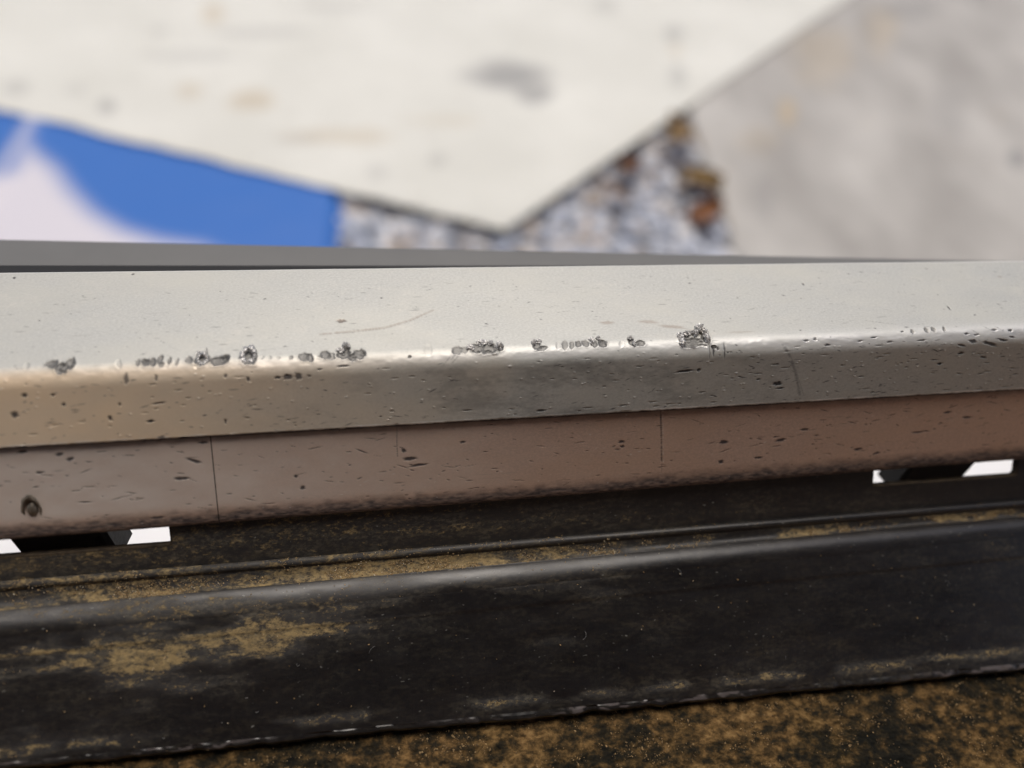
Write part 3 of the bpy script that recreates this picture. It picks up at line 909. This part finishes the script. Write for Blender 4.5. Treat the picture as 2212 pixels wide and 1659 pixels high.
# ------------------------------------------------------------------ room side, out of frame: added for the shade and the brown reflections
def slab_box(name, lo, hi, mat, kind=None):
    x0, y0, z0 = lo; x1, y1, z1 = hi
    vs_ = [(x0, y0, z0), (x1, y0, z0), (x1, y1, z0), (x0, y1, z0), (x0, y0, z1), (x1, y0, z1), (x1, y1, z1), (x0, y1, z1)]
    fs = [(3, 2, 1, 0), (4, 5, 6, 7), (0, 1, 5, 4), (1, 2, 6, 5), (2, 3, 7, 6), (3, 0, 4, 7)]
    o = link(name, mesh(name, vs_, fs), mat, smooth=False)
    if kind: o['kind'] = kind
    return o
M_WOOD = simple("brown_wood", (0.30, 0.195, 0.13), 0.5, 0, .25, 6)
M_CEIL = simple("dark_ceiling", (0.08, 0.065, 0.06), 0.7, 0, .1, 3)
FZ = L10.at(0)[1] - .012
slab_box("floor", (-2.5, -1.6, FZ - .05), (2.5, L10.at(0)[0] + .03, FZ), M_WOOD, 'structure')
slab_box("added_unseen_wall", (-2.5, -1.7, FZ - .05), (2.5, -1.6, 1.7), M_WOOD, 'structure')
slab_box("added_unseen_ceiling", (-2.5, -1.7, 1.7), (2.5, -.02, 1.8), M_CEIL, 'structure')

# ------------------------------------------------------------------ outside ledges
PL_LEDGE = (Vector((0, 0, -.013)), Vector((0, 0, 1)))
L1 = line_on(PL_LEDGE, (0, 513), (2212, 561))
def build_ledge():
    C = 60
    xs = np.linspace(-.30, .34, C)
    y1, z1 = L1.at(xs)
    rows = []
    def add(y, z): rows.append(np.stack([xs, y, z], 1))
    add(y1 * 0 + .001, z1 - .006)
    add(y1 * 0 + .001, z1)
    for t in np.linspace(0, 1, 6): add(.002 + (y1 - .0012 - .002) * t, z1 + 0 * y1)
    for a in np.linspace(0, 90, 6)[1:]:
        add(y1 - .0012 + .0012 * math.sin(math.radians(a)), z1 - .0012 + .0012 * math.cos(math.radians(a)))
    add(y1, z1 - .012)
    add(y1 - .003, z1 - .012)
    add(y1 * 0 + .001, z1 - .006)
    o = empty("outer_ledge", (0, 0, -.013))
    link("ledge_plate", grid_mesh("ledge_plate", np.stack(rows)), M_LEDGE, o)
    shade_line = line_on((Vector((0, 0, -.0105)), Vector((0, 0, 1))), (0, 569), (2212, 571))  # dark strip added to stand in for shade behind the sill
    ys, zs = shade_line.at(xs)
    q = [np.stack([xs, y, z], 1) for y, z in ((ys * 0 + .004, zs - .0022), (ys * 0 + .004, zs), (ys - .001, zs), (ys - .0003, zs - .0003), (ys, zs - .001), (ys, zs - .0022))]
    link("shade_strip", grid_mesh("shade_strip", np.stack(q)), M_BLOCK, o)
    tag(o, "plain grey ledge just outside and behind the metal sill, narrowing to the right", "ledge")
build_ledge()
cill = slab_box("white_cill", (-.4, .022, -.175), (.4, .145, -.150), M_CILL)
tag(cill, "white painted outer cill seen only as bright patches through the slots", "cill")

# ------------------------------------------------------------------ ground outside
GZ = -.430
UP = Vector((0, 0, 1))
def gp(px_, py_, z): return unproj(px_, py_, Vector((0, 0, z)), UP)

def slab_material(name, c0, c1, cs, streak):
    m, nt, b = newmat(name)
    T = NT(nt)
    c = T.mix(T.ramp(T.noise(7, 5, 0.6, streak), [(0.35, 0.0), (0.68, 1.0)]), c0, c1)
    c = T.mix(T.ramp(T.noise(26, 4, 0.6), [(0.62, 0.0), (0.75, 0.55)]), c, cs)
    c = T.mix(T.ramp(T.noise(170, 4, 0.7), [(0.60, 0.0), (0.75, 0.4)]), c, [v * .6 for v in c0])
    c = T.mix(T.attr('tan'), c, (0.50, 0.40, 0.26))
    c = T.mix(T.attr('dark'), c, (0.17, 0.17, 0.185))
    T.l(c, b.inputs['Base Color'])
    setv(b, Roughness=0.8)
    T.bump(T.noise(90, 5, 0.65), 0.4, 0.004, b)
    return m
M_WHITE = slab_material("pale_paving", (0.69, 0.69, 0.635), (0.775, 0.775, 0.72), (0.60, 0.585, 0.53), (1, 1, 1))
M_GREY = slab_material("grey_paving", (0.35, 0.335, 0.315), (0.53, 0.515, 0.485), (0.44, 0.37, 0.29), (1.5, .7, 1))

def paving(name, corner, u, v, lu, lv, z, th, mat, marks, label):
    """slab spanned by directions u, v from a corner; marks = (px, py, half w, half h, layer, value)"""
    n, m_ = 260, 260
    uu = np.linspace(0, 1, n)[None, :] * lu
    vv = np.linspace(0, 1, m_)[:, None] * lv
    X = corner.x + u.x * uu + v.x * vv
    Y = corner.y + u.y * uu + v.y * vv
    Z = z + .0015 * vnoise(X * 9, Y * 9, 71, 4)
    # worn arris: wavy, lightly rounded borders
    d = np.minimum(np.minimum(uu, lu - uu), np.minimum(vv, lv - vv))
    wob = .0035 * vnoise(X * 30, Y * 30, 72, 3)
    X = X + wob * (d < .012); Y = Y + wob * (d < .012)
    Z = Z - .003 * (1 - sstep(0, .008, d))
    lay = {'tan': np.zeros(X.shape), 'dark': np.zeros(X.shape)}
    for (cx, cy, a_, b_, nm, val) in marks:
        p = gp(cx, cy, z); px_ = (gp(cx + a_, cy, z) - p); py_ = (gp(cx, cy - b_, z) - p)
        A = np.linalg.inv(np.array([[px_.x, py_.x], [px_.y, py_.y]]))
        q0 = A[0, 0] * (X - p.x) + A[0, 1] * (Y - p.y); q1 = A[1, 0] * (X - p.x) + A[1, 1] * (Y - p.y)
        r_ = np.sqrt(q0 ** 2 + q1 ** 2) / (1 + .4 * vnoise(X * 25, Y * 25, int(cx), 3))
        lay[nm] = np.maximum(lay[nm], val * (1 - sstep(.4, 1.1, r_)))
    P = np.stack([X, Y, Z], 2)
    me = grid_mesh(name, P, lay)
    bm = bmesh.new(); bm.from_mesh(me)
    be = [e for e in bm.edges if e.is_boundary]
    g = bmesh.ops.extrude_edge_only(bm, edges=be)
    for w in g['geom']:
        if isinstance(w, bmesh.types.BMVert): w.co.z = z - th
    bmesh.ops.recalc_face_normals(bm, faces=bm.faces)
    bm.to_mesh(me); bm.free()
    o = link(name, me, mat)
    tag(o, label, "paving slab", "paving slabs laid outside")
    return o

ZW = -.400
cA = gp(1092, 492, ZW)
uA = (gp(0, 233, ZW) - cA); vA = (gp(1822, 0, ZW) - cA)
paving("paving_slab", cA, uA.normalized(), vA.normalized(), max(1.6, uA.length * 1.5), 1.5, ZW, .0020, M_WHITE,
       [(1095, 165, 105, 42, 'dark', .62), (1155, 200, 50, 26, 'dark', .55), (1455, 75, 26, 24, 'dark', .38), (1465, 170, 24, 34, 'dark', .28), (1460, 110, 22, 20, 'tan', .3), (230, 230, 24, 18, 'dark', .5), (945, 348, 22, 16, 'dark', .28), (815, 372, 26, 18, 'dark', .22),
        (545, 217, 55, 26, 'tan', .5), (460, 28, 34, 28, 'tan', .45), (410, 195, 40, 24, 'tan', .35), (720, 295, 150, 22, 'tan', .38), (960, 262, 90, 16, 'tan', .25), (640, 300, 60, 20, 'dark', .15),
        (345, 65, 24, 14, 'dark', .2), (35, 190, 40, 22, 'dark', .25), (420, 120, 130, 16, 'dark', .2), (560, 70, 130, 14, 'dark', .22), (720, 15, 120, 14, 'dark', .2), (1310, 10, 34, 20, 'dark', .25), (165, 195, 26, 18, 'dark', .15)],
       "pale white paving slab with its corner pointing at the sill, blurred behind it")
ZG = -.4050
g0 = gp(1478, 200, ZG); g1 = gp(1604, 575, ZG)
uG = (g0 - g1).normalized()
g1 = g1 - uG * .15
vG = Vector((uG.y, -uG.x, 0))
if vG.x < 0: vG = -vG
paving("paving_slab", g1, uG, vG, 1.5, 1.3, ZG, .045, M_GREY,
       [(1700, 240, 26, 40, 'tan', .7), (1640, 300, 60, 40, 'tan', .2), (1790, 120, 90, 70, 'tan', .3), (1900, 60, 50, 60, 'tan', .35), (2195, 340, 22, 26, 'dark', .6), (1870, 60, 30, 60, 'dark', .25), (2050, 230, 50, 80, 'dark', .15), (1650, 420, 30, 60, 'dark', .2), (1960, 20, 90, 24, 'dark', .3)],
       "weathered grey paving slab at the right, partly under the edge of the white slab")

M_EARTH = simple("dark_earth", (0.045, 0.042, 0.042), 0.95, 0, .4, 30, .6, 60, .01)
gv = [(-60, -20, GZ), (60, -20, GZ), (60, 100, GZ), (-60, 100, GZ)]
o = link("ground", mesh("ground", gv, [(0, 1, 2, 3)]), M_EARTH, smooth=False)
o['kind'] = 'structure'

def gravel():
    m, nt, b = newmat("gravel_stone")
    T = NT(nt)
    T.l(T.mix(T.noise(60, 4, .6), T.attr_col('tone'), T.mix(.5, T.attr_col('tone'), (.72, .74, .80))), b.inputs['Base Color'])
    setv(b, Roughness=0.7)
    a = gp(740, 470, GZ); c = gp(1690, 300, GZ)
    quad = [gp(560, 900, GZ), gp(1900, 900, GZ), gp(1640, 150, GZ), gp(700, 280, GZ)]
    bm0 = bmesh.new(); bmesh.ops.create_icosphere(bm0, subdivisions=2, radius=1)
    V0 = np.array([tuple(v.co) for v in bm0.verts]); F0 = np.array([[v.index for v in f.verts] for f in bm0.faces]); bm0.free()
    n = 5200
    VV, tone = [], []
    pal = [(.36, .41, .52), (.50, .54, .62), (.66, .68, .72), (.20, .21, .25), (.52, .48, .44), (.46, .35, .24), (.74, .72, .70), (.30, .34, .42)]
    for i in range(n):
        s, t = rng.random(2)
        p = (1 - s) * (1 - t) * np.array(quad[0]) + s * (1 - t) * np.array(quad[1]) + s * t * np.array(quad[2]) + (1 - s) * t * np.array(quad[3])
        r_ = 10 ** rng.uniform(-2.45, -1.92)
        k = V0 * (1 + .18 * np.sin(V0[:, [1, 2, 0]] * rng.uniform(1.5, 3) + rng.uniform(0, 6, 3)))
        Rm = np.array(Matrix.Rotation(rng.uniform(0, 6.3), 3, 'Z') @ Matrix.Rotation(rng.normal(0, .4), 3, 'X'))
        VV.append((k * np.array([1.25, .95, .65]) * r_) @ Rm.T + p + np.array([0, 0, rng.uniform(0, .014)]))
        c_ = np.array(pal[rng.choice(len(pal), p=[.17, .18, .12, .14, .10, .13, .05, .11])]) * rng.uniform(.75, 1.15)
        tone.append(np.tile(np.append(c_, 1), (len(V0), 1)))
    me = bpy.data.meshes.new("gravel")
    Ff = (np.arange(n)[:, None, None] * len(V0) + F0[None]).reshape(-1, 3)
    me.from_pydata(np.concatenate(VV).tolist(), [], Ff.tolist())
    at = me.attributes.new('tone', 'FLOAT_COLOR', 'POINT')
    at.data.foreach_set('color', np.concatenate(tone).astype(np.float32).ravel())
    o = link("gravel", me, m)
    tag(o, "blue grey gravel between the paving slabs", "gravel", None, 'stuff')
gravel()

def leaf(px_, py_, size, rot, col, label, seed):
    bm = bmesh.new()
    rows = []
    rr = random.Random(seed)
    for i in range(9):
        t = i / 8
        w = .34 * math.sin(math.pi * min(1, t * .93 + .04)) ** .8
        z = .16 * math.sin(t * 2.4 + seed)
        rows.append([bm.verts.new(((t - .5), w * s * (1 + .15 * rr.uniform(-1, 1)), z + .18 * abs(s) ** 1.4 + rr.uniform(-.02, .02))) for s in (-1, -.5, 0, .5, 1)])
    for a, b in zip(rows[:-1], rows[1:]):
        for j in range(4): bm.faces.new((a[j], b[j], b[j + 1], a[j + 1]))
    g = bmesh.ops.solidify(bm, geom=bm.faces[:], thickness=.02)
    p = gp(px_, py_, GZ + .03)
    bm.transform(Matrix.Translation(p) @ Matrix.Rotation(rot, 4, 'Z') @ Matrix.Rotation(rr.uniform(-.5, .5), 4, 'X') @ Matrix.Scale(size, 4))
    me = bpy.data.meshes.new("dry_leaf"); bm.to_mesh(me); bm.free()
    m = simple("dry_leaf_%s" % seed, col, .7, 0, .25, 40)
    o = link("dry_leaf", me, m)
    o.location = (0, 0, 0)
    tag(o, label, "leaf", "dry leaves caught in the gravel")
leaf(1455, 292, .060, .9, (.40, .27, .13), "tan dry leaf where the white slab meets the grey slab", 1)
leaf(1360, 360, .042, 1.7, (.26, .12, .05), "dark rust dry leaf under the right edge of the white slab", 2)
leaf(1512, 380, .055, 2.3, (.48, .33, .14), "yellow brown dry leaf beside the upper left edge of the grey slab", 3)
leaf(1525, 455, .048, .4, (.40, .19, .09), "orange brown dry leaf on the gravel beside the grey slab", 4)
leaf(1330, 420, .036, 2.8, (.50, .40, .33), "small pale tan dry leaf in the middle of the gravel patch", 5)

# ------------------------------------------------------------------ blue and white sack
def sack():
    m, nt, b = newmat("blue_plastic_film")
    T = NT(nt)
    c = T.mix(T.attr('print'), (0.032, 0.155, 0.52), (0.70, 0.675, 0.73))  # 'print' is the mask of the white panel
    T.l(c, b.inputs['Base Color'])
    setv(b, Roughness=0.32)
    T.bump(T.noise(12, 3, .5), .25, .01, b)
    zt = -.4050
    r0, r1 = gp(800, 400, zt), gp(784, 620, zt)
    v = (r0 - r1); v.z = 0; v.normalize()
    u = Vector((-v.y, v.x, 0))
    if u.x > 0: u = -u
    c0 = r1 - v * .10
    LU, LV = 1.0, .70
    n, k = 220, 170
    uu = np.linspace(0, 1, n)[None, :] * LU; vv = np.linspace(0, 1, k)[:, None] * LV
    X = c0.x + u.x * uu + v.x * vv; Y = c0.y + u.y * uu + v.y * vv
    e = np.minimum(np.minimum(uu, LU - uu), np.minimum(vv, LV - vv))
    Z = zt - .045 * (1 - sstep(0, .05, e)) ** 1.5 + .0015 * vnoise(X * 8, Y * 8, 81, 3) * sstep(0, .05, e)
    # welded fold crossing the left end
    f0, f1 = gp(72, 262, zt), gp(-5, 378, zt)
    d = np.array([f1.x - f0.x, f1.y - f0.y]); d /= np.linalg.norm(d)
    dist = (X - f0.x) * -d[1] + (Y - f0.y) * d[0]
    Z = np.minimum(Z + .006 * np.exp(-(dist / .010) ** 2), -.4028)
    # white panel with a curved border
    poly = [gp(*p, zt) for p in ((60, 262), (105, 318), (150, 350), (188, 402), (232, 445), (290, 478), (360, 499), (450, 512), (520, 540), (520, 700), (-700, 700), (-300, 420), (0, 360))]
    pp = [(p.x, p.y) for p in poly]
    inside = np.zeros(X.shape, bool); dmin = np.full(X.shape, 9.0)
    for (ax, ay), (bx, by) in zip(pp, pp[1:] + pp[:1]):
        tq = np.clip(((X - ax) * (bx - ax) + (Y - ay) * (by - ay)) / ((bx - ax) ** 2 + (by - ay) ** 2), 0, 1)
        dmin = np.minimum(dmin, np.hypot(X - ax - tq * (bx - ax), Y - ay - tq * (by - ay)))
        inside ^= ((ay > Y) != (by > Y)) & (X < (bx - ax) * (Y - ay) / (by - ay) + ax)
    pr = sstep(-.002, .036, np.where(inside, dmin, -dmin))
    pr = np.maximum(pr, .55 * np.exp(-(dist / .008) ** 2))
    me = grid_mesh("plastic_sack", np.stack([X, Y, Z], 2), {'print': pr})  # 'print' holds the white panel mask
    o = link("plastic_sack", me, m)
    tag(o, "glossy blue plastic sack with a curved white panel lying at the left on the ground", "sack")
sack()
